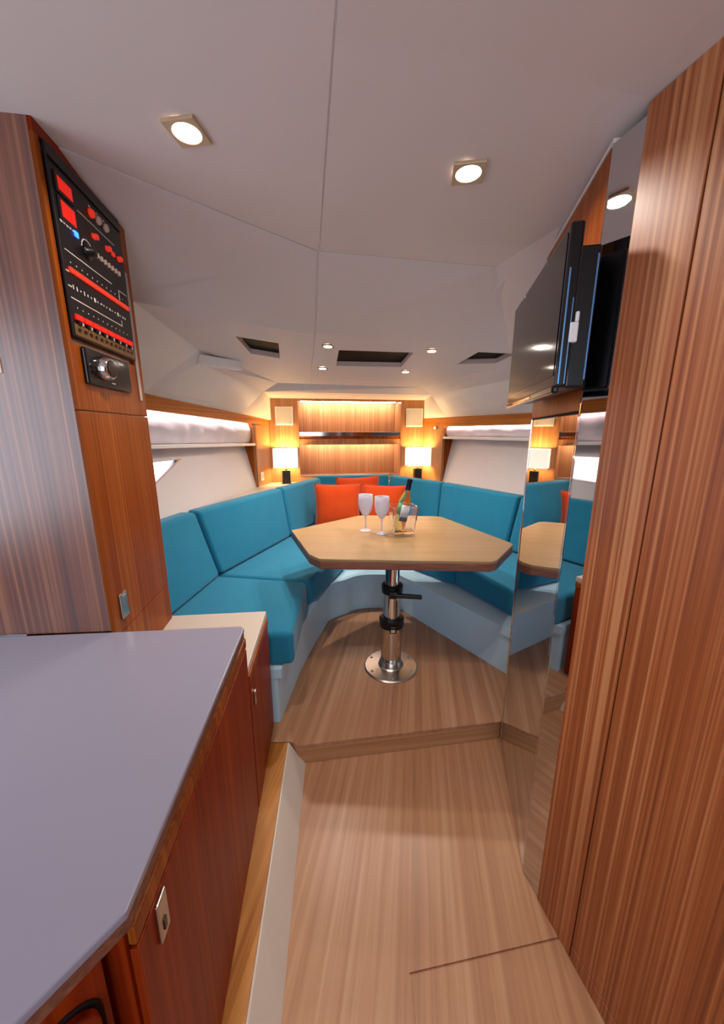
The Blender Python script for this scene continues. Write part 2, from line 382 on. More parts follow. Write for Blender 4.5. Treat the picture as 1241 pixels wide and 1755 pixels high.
# hull side seen below the blind: flares outboard going up
def hull_y(z): return .012 + .115 * (z - .86) / .47
def hull(parent, xa, xb, holes=()):
    loops = [(xa, .70), (xb, .70), (xb, 1.66), (xa, 1.66)]
    m = MB(); m.holed(loops, [list(h) for h in holes], lambda x, y: 0, .02)
    m.v = [(x, hull_y(y) + z, y) for x, y, z in m.v]
    return m.build('hull_panel', M['hull'], parent)
PH = [(-.40, 1.06), (.12, 1.09), (.54, 1.262), (-.40, 1.27)]
hull(fp_, -.85, XS + .02, [PH])
w1 = struct(frame('window_1', WB, WL))
m = MB()
def off2(p, c, k): return (c[0] + (p[0] - c[0]) * k, c[1] + (p[1] - c[1]) * k)
cc = (-.05, 1.19)
for i in range(4):
    a, b = PH[i], PH[(i + 1) % 4]; a2, b2 = off2(a, cc, .93), off2(b, cc, .93)
    q = [a, b, b2, a2]
    m.hexa([(x, hull_y(z) - .006, z) for x, z in q], [(x, hull_y(z) + .03, z) for x, z in q])
m.build('window_frame', M['alu'], w1)
m = MB(); m.hexa([(x, hull_y(z) + .012, z) for x, z in PH], [(x, hull_y(z) + .016, z) for x, z in PH]); m.build('window_pane', M['pane'], w1)

fs_ = frame('window_surround', WR, WS); fs_.parent = wr
LS = math.hypot(WS[0] - WR[0], WS[1] - WR[1])
MB().box(.0, LS + .6, 0, .035, 1.51, 1.606).build('rail', M['teak_h'], fs_, bevel=.002)
MB().box(.01, .356, 0, .03, .80, 1.512).build('stile', M['teak_bulk'], fs_, bevel=.002)
MB().box(.336, .356, .03, .30, .80, 1.60).build('reveal', M['teak'], fs_)
hull(fs_, .336, LS + .6)

# ------------------------------------------------------------------ roman blinds, with cove lights above them
def blind(nm, A, B, xa, xb, ztop, zbot, label, raila):
    r = frame(nm, A, B)
    def fn(u, v):
        x = xa + (xb - xa) * u; zt = ztop(x); zb = zbot(x)
        z = zb + (zt - zb) * v
        bul = .030 * math.sin(math.pi * min(1, v * 1.05)) ** .7
        wob = .012 * (noise.noise(Vector((x * 11, z * 14, 1.3)))) + .009 * math.sin(x * 20 + 3 * noise.noise(Vector((x * 3, 0, 0)))) * (1 - v)
        return (x, .080 - bul - wob, z)
    g = MB().grid(fn, 90, 16)
    bk = MB().grid(lambda u, v: (xa + (xb - xa) * u, .045, zbot(xa + (xb - xa) * u) + (ztop(xa + (xb - xa) * u) - zbot(xa + (xb - xa) * u)) * v), 30, 2)
    o = g.build('blind_fabric', M['blind'], r, smooth=True)
    md = o.modifiers.new('thick', 'SOLIDIFY'); md.thickness = .006; md.offset = 1
    MB().hexa([(xa - .01, .004, zbot(xa) - .026), (xb + .004, .004, zbot(xb) - .026), (xb + .004, .09, zbot(xb) - .026), (xa - .01, .09, zbot(xa) - .026)],
              [(xa - .01, .004, zbot(xa) - .002), (xb + .004, .004, zbot(xb) - .002), (xb + .004, .09, zbot(xb) - .002), (xa - .01, .09, zbot(xa) - .002)]).build('bottom_rail', M['white'], r, bevel=.003)
    tag(r, label, 'blind', 'folded window blinds')
    return r
pt = lambda x: pz(x, 1.60, 1.538)
pb = lambda x: 1.378 + (1.345 - 1.378) * (x - .117) / 1.47
blind('window_blind', WB, WL, -.6, XS - .005, pt, pb, 'white folded fabric blind over the left side window beside the tall cabinet', None)
blind('window_blind', WR, WS, .362, 1.60, lambda x: 1.528, lambda x: 1.408, 'white folded fabric blind over the right side window beside the mirrored cabinet', None)
def cove(A, B, xa, xb, za, zb, label, grp):
    r = frame('cove_light', A, B)
    MB().hexa([(xa, .036, za), (xb, .036, zb), (xb, .044, zb), (xa, .044, za)], [(xa, .036, za + .006), (xb, .036, zb + .006), (xb, .044, zb + .006), (xa, .044, za + .006)]).build('led_strip', M['led_cool'], r)
    tag(r, label, 'light strip', grp)
cove(WB, WL, -.5, XS - .01, pz(-.5, 1.582, 1.52) + .016, pz(XS - .01, 1.582, 1.52) + .016, 'thin light strip above the blind on the left side', 'light strips above the blinds')
cove(WR, WS, .362, 1.7, 1.526, 1.526, 'thin light strip above the blind on the right side', 'light strips above the blinds')

# ------------------------------------------------------------------ forward bulkhead with lit niches
wf = struct(frame('wall_front', BL, BR))
BW_ = math.hypot(BR[0] - BL[0], BR[1] - BL[1])          # 1.737
nx0, nx1 = .308, 1.462
D = .30
MB().box(-.03, nx0, 0, .03, .55, 1.81).build('post', M['teak_bulk'], wf, bevel=.002)
MB().box(nx1, BW_ + .03, 0, .03, .55, 1.81).build('post', M['teak_bulk'], wf, bevel=.002)
MB().box(nx0, nx1, 0, .03, 1.785, 1.81).build('head_rail', M['teak_bulk'], wf)
MB().box(nx0, nx1, .004, .03, 1.315, 1.377).build('mid_rail', M['teak_bulk'], wf)
MB().box(nx0, nx1, 0, .03, .55, .965).build('lower_panel', M['teak_bulk'], wf)
MB().box(nx0 - .02, nx1 + .02, D, D + .02, .55, 1.85).build('niche_back', M['teak_bulk'], wf)
MB().box(nx0 - .02, nx0, .03, D, .55, 1.85).build('niche_side', M['teak_bulk'], wf)
MB().box(nx1, nx1 + .02, .03, D, .55, 1.85).build('niche_side', M['teak_bulk'], wf)
MB().box(nx0, nx1, .03, D, 1.80, 1.82).build('niche_top', M['teak'], wf)
MB().box(nx0, nx1, .03, D, .945, .965).build('niche_floor', M['teak'], wf)
# shelf between the niches
sh = frame('display_shelf', BL, BR)
MB().box(nx0 + .002, nx1 - .002, .012, D, 1.376, 1.43).build('board', M['teak'], sh)
MB().box(nx0 + .002, nx1 - .002, -.004, .012, 1.408, 1.455).build('fiddle_rail', M['chrome'], sh, bevel=.003)
tag(sh, 'wooden shelf with a polished metal front rail in the forward niche', 'shelf')
def ledstrip(z, label):
    r = frame('shelf_light', BL, BR)
    MB().box(nx0 + .02, nx1 - .02, .20, .215, z - .008, z - .001).build('led_strip', M['led'], r)
    area_light('shelf_light_glow', ((nx0 + nx1) / 2, .20, z - .010), (0, .35, -1), 1.10, 4.5, (1, .90, .80), size_y=.012, parent=r)
    tag(r, label, 'light strip', 'niche light strips')
ledstrip(1.799, 'light strip along the top of the upper forward niche')
ledstrip(1.376, 'light strip under the shelf in the lower forward niche')
lt = frame('glass_ledge', BL, BR)
MB().box(nx0 + .004, nx1 - .004, -.01, .06, .967, .979).build('ledge_glass', M['steel'], lt, bevel=.002)
tag(lt, 'narrow polished ledge at the foot of the forward niche behind the cushions', 'ledge')

def speaker(s0, s1, z0, z1, label):
    r = frame('wall_speaker', BL, BR)
    c = (s0 + s1) / 2
    b_ = MB().box(s0, s1, -.014, -.001, z0, z1).build('frame', M['white'], r, bevel=.006, seg=3)
    MB().box(s0 + .014, s1 - .014, -.018, -.014, z0 + .014, z1 - .014).build('grille', M['grille'], r, bevel=.003)
    MB().box(s1 - .045, s1 - .022, -.0195, -.018, z0 + .022, z0 + .03).build('badge', M['alu'], r)
    tag(r, label, 'speaker', 'square wall speakers')
speaker(.062, .252, 1.525, 1.722, 'square white wall speaker above the left table lamp')
speaker(1.517, 1.715, 1.512, 1.717, 'square white wall speaker above the right table lamp')

def lamp(s, y, label):
    ca, sa = math.cos(wf.rotation_euler.z), math.sin(wf.rotation_euler.z)
    r = empty('table_lamp', (BL[0] + s * ca - y * sa, BL[1] + s * sa + y * ca, .90), wf.rotation_euler.z)
    MB().box(-.05, .05, -.045, .045, 0, .006).build('foot', M['black'], r, bevel=.002)
    MB().box(-.043, .043, -.035, .035, .006, .145).build('base', M['black'], r, bevel=.003)
    MB().lathe([(.012, .145), (.012, .17), (.006, .172), (.006, .20)], 16).build('neck', M['gold'], r, smooth=True)
    w, d, z0, z1, t = .128, .085, .178, .378, .003
    m = MB()
    o4 = [(-w, -d), (w, -d), (w, d), (-w, d)]; i4 = [(-w + t, -d + t), (w - t, -d + t), (w - t, d - t), (-w + t, d - t)]
    vs = [(x, y_, z0) for x, y_ in o4] + [(x, y_, z1) for x, y_ in o4] + [(x, y_, z0) for x, y_ in i4] + [(x, y_, z1) for x, y_ in i4]
    fs = []
    for i in range(4):
        j = (i + 1) % 4
        fs += [(i, j, 4 + j, 4 + i), (8 + j, 8 + i, 12 + i, 12 + j), (4 + i, 4 + j, 12 + j, 12 + i), (j, i, 8 + i, 8 + j)]
    m.add(vs, fs); m.build('lamp_shade', M['shade'], r)
    m = MB().box(-w + t, w - t, -.002, .002, z0 + .02, z0 + .024).box(-.002, .002, -d + t, d - t, z0 + .02, z0 + .024); m.build('shade_carrier', M['gold'], r)
    MB().lathe([(.004, .20), (.018, .215), (.022, .235), (.014, .255), (.003, .262)], 16).build('bulb', M['lens'], r, smooth=True)
    L = bpy.data.lights.new('lamp_glow', 'POINT'); L.energy = P_LAMP; L.color = (1.0, .66, .24); L.shadow_soft_size = .03
    lo = bpy.data.objects.new('lamp_glow', L); COL.objects.link(lo); lo.parent = r; lo.location = (0, 0, .31)
    tag(r, label, 'lamp', 'table lamps on the forward ledge')
lamp(.158, -.10, 'lit table lamp with white square shade and black base below the left speaker')
lamp(1.645, -.10, 'lit table lamp with white square shade and black base below the right speaker')

# ------------------------------------------------------------------ settee
ledge = struct(empty('trim_2'))
MB().prism([(-1.40, 1.40), (-1.30, 2.1), (-1.02, 4.02), (-.15, 4.14), (-.20, 4.06), (-.52, 3.86), (-.77, 3.08), (-1.09, 2.16), (-1.18, 1.40)], .86, .90).build('back_ledge', M['cream'], ledge)
MB().prism([(-.15, 4.14), (.717, 4.275), (1.51, 2.6), (1.75, 2.1), (1.55, 2.0), (1.28, 2.7), (.85, 3.47), (.36, 4.09), (-.18, 4.08)], .86, .90).build('back_ledge', M['cream'], ledge)

sb = empty('settee_base')
def arc(p, n=5):            # rounds the forward end of the footwell (Catmull-Rom through points 3..9)
    out = list(p[:4])
    for i in range(3, 9):
        p0, p1, p2, p3 = [Vector(q) for q in (p[i - 1], p[i], p[i + 1], p[min(i + 2, len(p) - 1)])]
        for k in range(1, n + 1):
            t = k / n
            q = .5 * ((2 * p1) + (p2 - p0) * t + (2 * p0 - 5 * p1 + 4 * p2 - p3) * t * t + (3 * p1 - p0 - 3 * p2 + p3) * t ** 3)
            out.append((q.x, q.y))
    return out + list(p[10:])

outer = [(1.6, 1.75), (1.6, 2.2), (.75, 4.1), (-1.0, 3.9), (-1.3, 2.0), (-1.35, 1.455)]
front = [(-.39, 1.46), (-.355, 1.84), (-.30, 2.15), (-.245, 2.40), (-.128, 2.505), (-.06, 2.57), (.03, 2.60), (.12, 2.605), (.22, 2.60), (.307, 2.575), (.823, 1.812), (.86, 1.73)]
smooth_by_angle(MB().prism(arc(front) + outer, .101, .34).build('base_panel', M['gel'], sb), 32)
front2 = [(-.372, 1.457), (-.337, 1.845), (-.283, 2.15), (-.228, 2.39), (-.118, 2.488), (-.05, 2.552), (.03, 2.582), (.12, 2.587), (.215, 2.582), (.296, 2.56), (.806, 1.80), (.843, 1.72)]
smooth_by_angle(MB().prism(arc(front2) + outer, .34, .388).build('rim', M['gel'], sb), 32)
tag(sb, 'white moulded base under the horseshoe of teal seat cushions', 'settee base')

def cushion_seat(poly, label, z0=.39, z1=.56):
    o = MB().prism(poly, z0, z1).build('seat_cushion', M['teal'], None, smooth=True, bevel=.028, seg=4)
    md = o.modifiers.new('wn', 'WEIGHTED_NORMAL'); md.keep_sharp = True
    return tag(o, label, 'seat cushion', 'teal seat cushions')
cushion_seat([(-.315, 1.478), (-.338, 2.062), (-.985, 2.168), (-1.05, 1.478)], 'teal seat cushion nearest the galley counter, on the left side')
cushion_seat([(-.336, 2.068), (-.296, 2.14), (-.136, 2.675), (-.70, 3.085), (-.983, 2.174)], 'teal seat cushion on the left side under the table corner')
cushion_seat([(-.134, 2.682), (.372, 2.700), (.78, 3.42), (.33, 3.98), (-.45, 3.87), (-.698, 3.091)], 'teal seat cushion at the forward end under the orange pillows')
cushion_seat([(.378, 2.698), (.648, 2.385), (1.19, 2.715), (.785, 3.412)], 'teal seat cushion on the right side behind the table pedestal')
cushion_seat([(.652, 2.380), (.866, 1.945), (.93, 1.74), (1.50, 1.78), (1.40, 2.25), (1.194, 2.708)], 'teal seat cushion on the right side beside the mirrored cabinet')

def cushion_back(b0, b1, t0, t1, label, th=.10, z0=.565, zt0=.985, zt1=.985):
    """b0-b1 bottom front edge, t0-t1 top front edge (plan), thickness outboard"""
    dv = Vector((b1[0] - b0[0], b1[1] - b0[1])).normalized(); n = Vector((-dv.y, dv.x)) * th
    a = [(b0[0], b0[1], z0), (b1[0], b1[1], z0), (b1[0] + n.x, b1[1] + n.y, z0), (b0[0] + n.x, b0[1] + n.y, z0)]
    b = [(t0[0], t0[1], zt0), (t1[0], t1[1], zt1), (t1[0] + n.x, t1[1] + n.y, zt1), (t0[0] + n.x, t0[1] + n.y, zt0)]
    o = MB().hexa(a, b).build('back_cushion', M['teal'], None, smooth=True, bevel=.026, seg=4)
    md = o.modifiers.new('wn', 'WEIGHTED_NORMAL'); md.keep_sharp = True
    return tag(o, label, 'back cushion', 'teal back cushions')
cushion_back((-.945, 1.48), (-.893, 2.138), (-1.10, 1.48), (-.997, 2.112), 'teal back cushion partly hidden by the tall cabinet, left side')
cushion_back((-.888, 2.150), (-.616, 3.015), (-.990, 2.124), (-.676, 3.026), 'long teal back cushion in the middle of the left side')
cushion_back((-.610, 3.035), (-.385, 3.72), (-.672, 3.040), (-.432, 3.745), 'teal back cushion at the forward end of the left side beside the orange pillows')
cushion_back((-.46, 3.81), (.275, 3.902), (-.50, 3.905), (.306, 4.0), 'teal back cushion across the forward end behind the orange pillows')
cushion_back((.28, 3.87), (.705, 3.345), (.295, 3.97), (.742, 3.40), 'teal back cushion in the right forward corner below the right lamp', th=.10)
cushion_back((.712, 3.335), (1.105, 2.655), (.750, 3.385), (1.166, 2.645), 'long teal back cushion under the right window blind')
cushion_back((1.110, 2.645), (1.38, 2.10), (1.172, 2.632), (1.46, 2.05), 'teal back cushion partly hidden behind the mirrored cabinet, right side')

def pillow(loc, w, h, t, rz, lean, roll, label):
    r = empty('throw_pillow', loc, rz)
    def surf(sg):
        def fn(u, v):
            x, z = 2 * u - 1, 2 * v - 1
            pin = 1 - .07 * (1 - x * x) * abs(z) ** 3 * 1.0
            pix = 1 - .07 * (1 - z * z) * abs(x) ** 3
            bul = (max(0, 1 - abs(x) ** 2.6) * max(0, 1 - abs(z) ** 2.6)) ** .55
            cr = .008 * noise.noise(Vector((x * 2.2 + loc[0] * 5, z * 2.2, sg)))
            p = Vector((x * w / 2 * pix, sg * (t / 2 * bul) + cr * bul, z * h / 2 * pin))
            p = Matrix.Rotation(roll, 3, 'Y') @ p; p = Matrix.Rotation(-lean, 3, 'X') @ p
            return p
        return fn
    m = MB(); m.grid(surf(-1), 20, 20); m.grid(surf(1), 20, 20)
    o = m.build('cover', M['orange'], r, smooth=True, merge=True)
    edge = []
    for i in range(81):
        k = i / 20
        u, v = ((k, 0), (1, k - 1), (3 - k, 1), (0, 4 - k))[min(3, int(k))]
        p = surf(1)(u, v); p.y -= 0; edge.append(p)
    MB().tube(edge, .0045, 6).build('piping', M['orange'], r, smooth=True)
    return tag(r, label, 'pillow', 'orange throw pillows')
pillow((-.225, 3.26, .785), .42, .42, .15, .10, .30, .0, 'orange pillow leaning at the left of the three, in front of the others')
pillow((-.035, 3.62, .795), .44, .44, .14, .12, .22, -.035, 'orange pillow at the back, its top showing above the other two')
pillow((.20, 3.32, .775), .42, .40, .14, -.05, .30, .03, 'orange pillow on the right behind the wine glasses')

# ------------------------------------------------------------------ table
tb = empty('dinette_table', (.170, 1.885, .10))
def T(p): return [(x - .170, y - 1.885) for x, y in p]
top = [(-.442, 2.175), (-.265, 1.720), (-.205, 1.652), (.612, 1.612), (.645, 1.630), (.825, 1.88), (.822, 1.925), (.583, 2.530), (.545, 2.560), (.02, 2.590), (-.03, 2.575)]
tt = MB().prism(T(top), .738, .752).build('tabletop', M['table'], tb, bevel=.002)
MB().prism(T(top), .700, .7385).build('edge_band', M['edge'], tt, bevel=.004)
MB().box(-.13, .13, -.09, .09, .690, .700).build('top_plate', M['steel'], tb, bevel=.003)
smooth_by_angle(MB().lathe([(.157, 0), (.157, .004), (.150, .010), (.075, .016), (.068, .022), (.062, .05), (.060, .052)], 56).build('base_plate', M['steel'], tb))
for k in range(6):
    a = math.pi / 6 + k * math.pi / 3
    MB().lathe([(.009, .0085), (.009, .012), (.005, .0145)], 12, (.128 * math.cos(a), .128 * math.sin(a))).build('screw', M['chrome'], tb, smooth=True)
smooth_by_angle(MB().lathe([(.059, .016), (.059, .30)], 40).build('outer_tube', M['chrome'], tb))
smooth_by_angle(MB().lathe([(.049, .26), (.049, .50)], 40).build('middle_tube', M['chrome'], tb))
smooth_by_angle(MB().lathe([(.040, .46), (.040, .695)], 40).build('inner_tube', M['chrome'], tb))
c1 = smooth_by_angle(MB().lathe([(.060, .262), (.069, .268), (.071, .30), (.071, .318), (.066, .325), (.050, .327)], 40).build('collar', M['black'], tb))
MB().box(-.016, .02, -.084, -.060, .258, .300).build('clamp_lug', M['black'], c1, bevel=.004)
MB().box(-.010, .012, -.088, -.084, .268, .285).build('clamp_screw', M['chrome'], c1)
c2 = smooth_by_angle(MB().lathe([(.050, .468), (.058, .474), (.060, .50), (.060, .516), (.055, .522), (.041, .524)], 40).build('collar', M['black'], tb))
MB().box(-.02, .024, -.075, -.050, .462, .500).build('clamp_lug', M['black'], c2, bevel=.004)
MB().hexa([(.0, -.078, .470), (.155, -.088, .466), (.155, -.066, .466), (.0, -.05, .470)], [(.0, -.078, .492), (.155, -.088, .486), (.155, -.066, .486), (.0, -.05, .492)]).build('lever', M['black'], c2, bevel=.004)
tag(tb, 'oak topped six sided table on a telescopic polished steel pedestal', 'table')

TZ = .8525
def wine_glass(loc, label):
    r = empty('wine_glass', (loc[0], loc[1], TZ))
    smooth_by_angle(MB().lathe([(.034, 0), (.036, .002), (.03, .005), (.012, .010), (.006, .016)], 32).build('foot', M['glass'], r), 50)
    MB().lathe([(.0055, .012), (.0045, .05), (.0055, .088), (.010, .098)], 20).build('stem', M['glass'], r, smooth=True)
    MB().ring([(.002, .094), (.012, .096), (.026, .112), (.038, .138), (.044, .172), (.0445, .20), (.043, .228),
               (.0415, .228), (.043, .20), (.0425, .172), (.0365, .139), (.025, .115), (.011, .099), (.002, .097)], 36).build('bowl', M['glass'], r, smooth=True)
    return tag(r, label, 'wine glass', 'wine glasses on the table')
wine_glass((.022, 2.165), 'frosted wine glass on the table, the left one in front of the orange pillow')
wine_glass((.118, 2.095), 'frosted wine glass on the table, next to the wine bottle')

wc = empty('wine_cooler', (.248, 2.135, TZ), .12)
def sq(h, k=1.0): return [(-h, -h * k), (h, -h * k), (h, h * k), (-h, h * k)]
m = MB(); n4 = []
prof = [(.062, 0), (.080, .165), (.075, .165), (.057, .012)]
loops = [[(x, y, z) for x, y in sq(hh, .85)] for hh, z in prof]
vs = [p for l in loops for p in l]; fs = [(0, 1, 2, 3)]
for j in range(3):
    for i in range(4): fs.append((j * 4 + i, j * 4 + (i + 1) % 4, (j + 1) * 4 + (i + 1) % 4, (j + 1) * 4 + i))
fs.append((12, 13, 14, 15)); m.add(vs, fs); m.build('bucket', M['clear'], wc, bevel=.003)
tag(wc, 'clear acrylic wine cooler holding the leaning bottle', 'wine cooler')

wb = empty('wine_bottle', (.222, 2.132, TZ + .0155)); wb.rotation_euler = (0, math.radians(13), .3)
smooth_by_angle(MB().lathe([(.020, .004), (.034, .0), (.0365, .006), (.0370, .17), (.034, .195), (.022, .225), (.0155, .245), (.0145, .30), (.016, .302), (.016, .312), (.013, .314)], 36).build('bottle_glass', M['wine'], wb), 50)
smooth_by_angle(MB().lathe([(.0165, .248), (.0158, .298), (.0172, .300), (.0172, .316), (.013, .318)], 28).build('capsule', M['capsule'], wb), 50)
def wraplabel(a0, a1, z0, z1, mat, name='paper_label', r=.0376):
    n = 16
    m = MB(); m.grid(lambda u, v: (r * math.cos(a0 + (a1 - a0) * u), r * math.sin(a0 + (a1 - a0) * u), z0 + (z1 - z0) * v), n, 1)
    o = m.build(name, M[mat], wb, smooth=True); md = o.modifiers.new('s', 'SOLIDIFY'); md.thickness = .0006; return o
wraplabel(-2.0 - .3, -.2 - .3, .085, .160, 'paper')
wraplabel(-2.0 - .3, -.2 - .3, .060, .085, 'paperb', 'label_band')
wraplabel(-2.0 - .3, -.2 - .3, .160, .176, 'papero', 'label_band')
wraplabel(-2.9 - .3, -2.06 - .3, .095, .165, 'paperg')
tag(wb, 'white wine bottle with navy foil leaning in the clear cooler', 'bottle')

# ------------------------------------------------------------------ tall cabinet with instruments (left)
tc_ = empty('tall_cabinet', (0, 0, 0))
tag(tc_, 'tall teak cabinet carrying the black switch panel and stereo', 'cabinet')
nrm = Vector((.989, .145, 0))
inset = .006
def cabpoly(e): return [(CA[0] - e * .989, CA[1] - e * .145), (CB[0] - e * .989, CB[1] - e * .145), (-1.40, 1.40), (-1.6, .91)]
MB().prism(cabpoly(.010), .872, 2.155).build('carcass', M['teak_zebra'], tc_)
fc = frame('front', CA, CB); fc.parent = tc_
CL = math.hypot(CB[0] - CA[0], CB[1] - CA[1])     # .415
def cbox(x0, x1, y0, y1, z0, z1, name, mat, parent=fc, bevel=.0015):
    return MB().box(x0, x1, y0, y1, z0, z1).build(name, M[mat], parent, bevel=bevel)
cbox(0, CL, -.0, .010, 2.112, 2.155, 'top_rail', 'teak_dark')
cbox(0, .018, 0, .010, 1.508, 2.112, 'stile', 'teak')
cbox(.362, CL, 0, .010, 1.508, 2.112, 'stile', 'teak')
cbox(.018, .362, 0, .010, 1.508, 1.676, 'stereo_surround', 'teak')
dr = cbox(0, CL, 0, .010, .848, 1.504, 'door', 'teak')
cbox(.0, CL, .001, .010, .69, .845, 'lower_panel', 'teak', fc)
MB().box(.06, CL - .005, .012, .28, .69, .872).build('plinth', M['teak'], fc)
lat = cbox(.043, .085, -.006, .0, .885, .965, 'latch', 'steel', fc, .002)
MB().box(.052, .076, -.008, -.006, .92, .957).build('latch_recess', M['alu'], lat)
cbox(.366, .384, -.004, 0, 1.56, 1.97, 'hinge_strip', 'alu', fc)

ip = frame('electrical_switchboard', CA, CB)
tag(ip, 'tall black electrical switch panel with red lit switches and gauges', 'switch panel')
fcz = MB().box(.020, .358, -.008, -.0005, 1.690, 2.111).build('face_plate', M['black_panel'], ip, bevel=.002)
def ib(x0, x1, z0, z1, mat, name, y=-.008, d=.004, parent=ip, bevel=.001):
    return MB().box(x0, x1, y - d, y, z0, z1).build(name, M[mat], parent, bevel=bevel)
ib(.022, .356, 2.078, 2.082, 'black', 'hinge_bar', d=.006)
for z0, z1, mt in ((2.024, 2.052, 'red'), (1.966, 2.002, 'red')):
    f_ = ib(.034, .104, z0 - .008, z1 + .008, 'black', 'display_bezel', d=.004)
    ib(.042, .096, z0, z1, mt, 'display', y=-.012, d=.001, parent=f_, bevel=0)
for k, s in enumerate((.184, .219, .258)):
    o = MB().lathe([(.011, 0), (.011, .006), (.008, .010)], 20).build('gauge', M['redsw'] if k == 0 else M['amber'], ip, smooth=True)
    o.location = (s, -.008, 2.044); o.rotation_euler = (math.pi / 2, 0, 0)
lg_ = MB()
def mk(x0, x1, z0, z1): lg_.box(x0, x1, -.0087, -.008, z0, z1)
mk(.120, .305, 2.017, 2.0195); mk(.035, .255, 1.892, 1.8945); mk(.030, .290, 1.782, 1.7845); mk(.288, .290, 1.784, 1.80)
mk(.295, .345, 1.888, 1.890); mk(.295, .297, 1.86, 1.889); mk(.026, .040, 1.842, 1.845); mk(.026, .04, 1.808, 1.811)
for k in range(5): mk(.034 + k * .012, .042 + k * .012, 1.952 + .001 * (k % 2), 1.957)
for k in range(3): mk(.18 + k * .036, .188 + k * .036, 2.058, 2.063)
for k in range(18):
    x = .045 + k * .0158; hh = random.choice((.004, .010, .006))
    mk(x, x + random.choice((.004, .008)), 1.812 - hh / 2, 1.812 + hh / 2)
for k in range(12):
    mk(.05 + k * .024, .053 + k * .024, 1.868, 1.871); mk(.05 + k * .024, .053 + k * .024, 1.763, 1.766)
lgo = lg_.build('printed_legend', M['legend'], ip); lgo['kind'] = 'stuff'
ib(.088, .104, 1.945, 1.961, 'blue', 'pilot_lamp', d=.003)
for cx_, n_ in ((.196, 2), (.266, 3), (.334, 2)):
    for q in range(n_):
        ib(cx_ - .022 + q * .017, cx_ - .008 + q * .017, 1.980 + (q % 2) * .007, 1.992 + (q % 2) * .007, 'redsw', 'switch', d=.006)
o = MB().lathe([(.020, 0), (.020, .004), (.013, .006), (.012, .020), (.010, .021)], 24).build('rotary_knob', M['black'], ip, smooth=True)
o.location = (.140, -.008, 1.930); o.rotation_euler = (math.pi / 2, 0, 0)
pa = [(.026 * math.cos(a), -.001, .026 * math.sin(a)) for a in [math.radians(d_) for d_ in range(35, 176, 10)]]
o = MB().tube(pa, .0016, 6).build('knob_scale', M['legend'], ip); o.location = (.140, -.0085, 1.932)
for k in range(7): ib(.184 + k * .020, .190 + k * .020, 1.934, 1.947, 'amber', 'toggle', d=.007)
for k in range(15): ib(.036 + k * .0206, .036 + k * .0206 + .0185, 1.843, 1.855, 'redsw', 'switch', d=.006)
ib(.024, .354, 1.694, 1.722, 'brown', 'fuse_strip', d=.002)
for k in range(8):
    ib(.032 + k * .039, .032 + k * .039 + .032, 1.733, 1.746, 'red', 'switch', d=.006)
    ib(.040 + k * .039, .040 + k * .039 + .012, 1.722, 1.732, 'black', 'toggle', d=.006)
    ib(.056 + k * .039, .056 + k * .039 + .006, 1.722, 1.730, 'amber', 'toggle', d=.005)
for k in range(12):
    ib(.036 + k * .026, .046 + k * .026, 1.706, 1.713, 'black', 'fuse', y=-.010, d=.003)

sr = frame('car_stereo', CA, CB)
tag(sr, 'black car stereo with a silver volume knob under the switch panel', 'stereo')
MB().box(.046, .292, -.012, -.0005, 1.578, 1.672).build('face_plate', M['gloss'], sr, bevel=.005, seg=3)
o = smooth_by_angle(MB().lathe([(.033, 0), (.033, .006), (.029, .022), (.027, .024)], 32).build('volume_knob', M['chrome'], sr)); o.location = (.125, -.012, 1.628); o.rotation_euler = (math.pi / 2, 0, 0)
o2 = smooth_by_angle(MB().lathe([(.0235, .024), (.0235, .0255)], 32).build('knob_cap', M['gloss'], o))
MB().box(.22, .25, -.0126, -.012, 1.655, 1.661).build('badge', M['legend'], sr)
MB().box(.165, .185, -.0126, -.012, 1.592, 1.595).build('button_mark', M['alu'], sr)

sw = frame('switch_plate', (-1.014, .957), (-.737, .979))
MB().box(.05, .135, -.006, -.0005, 1.575, 1.655).build('plate', M['white'], sw, bevel=.003)
MB().box(.075, .11, -.010, -.006, 1.595, 1.635).build('rocker', M['white'], sw, bevel=.002)
tag(sw, 'white switch plate on the striped teak panel at the left edge', 'switch')

# ------------------------------------------------------------------ galley
fdir = Vector((FB[0] - FA[0], FB[1] - FA[1])).normalized()
gu = frame('galley_cabinet', FA, FB)
tag(gu, 'dark teak galley cabinet with a full height door under the white counter', 'cabinet')
MB().box(-.300, .402, .012, .36, .101, .805).build('carcass', M['teak_dark'], gu)
MB().box(-.300, .335, .030, .36, .805, .838).build('shadow_gap', M['dark'], gu)
MB().box(-.295, .402, 0, .012, .772, .806).build('finger_rail', M['teak'], gu, bevel=.004)
d_ = MB().box(-.295, .398, 0, .012, .115, .766).build('door', M['teak_dark'], gu, bevel=.002)
lt_ = MB().box(-.252, -.224, -.006, 0, .690, .765).build('latch', M['steel'], gu, bevel=.002)
MB().box(-.243, -.236, -.008, -.006, .705, .725).build('latch_button', M['black'], lt_)

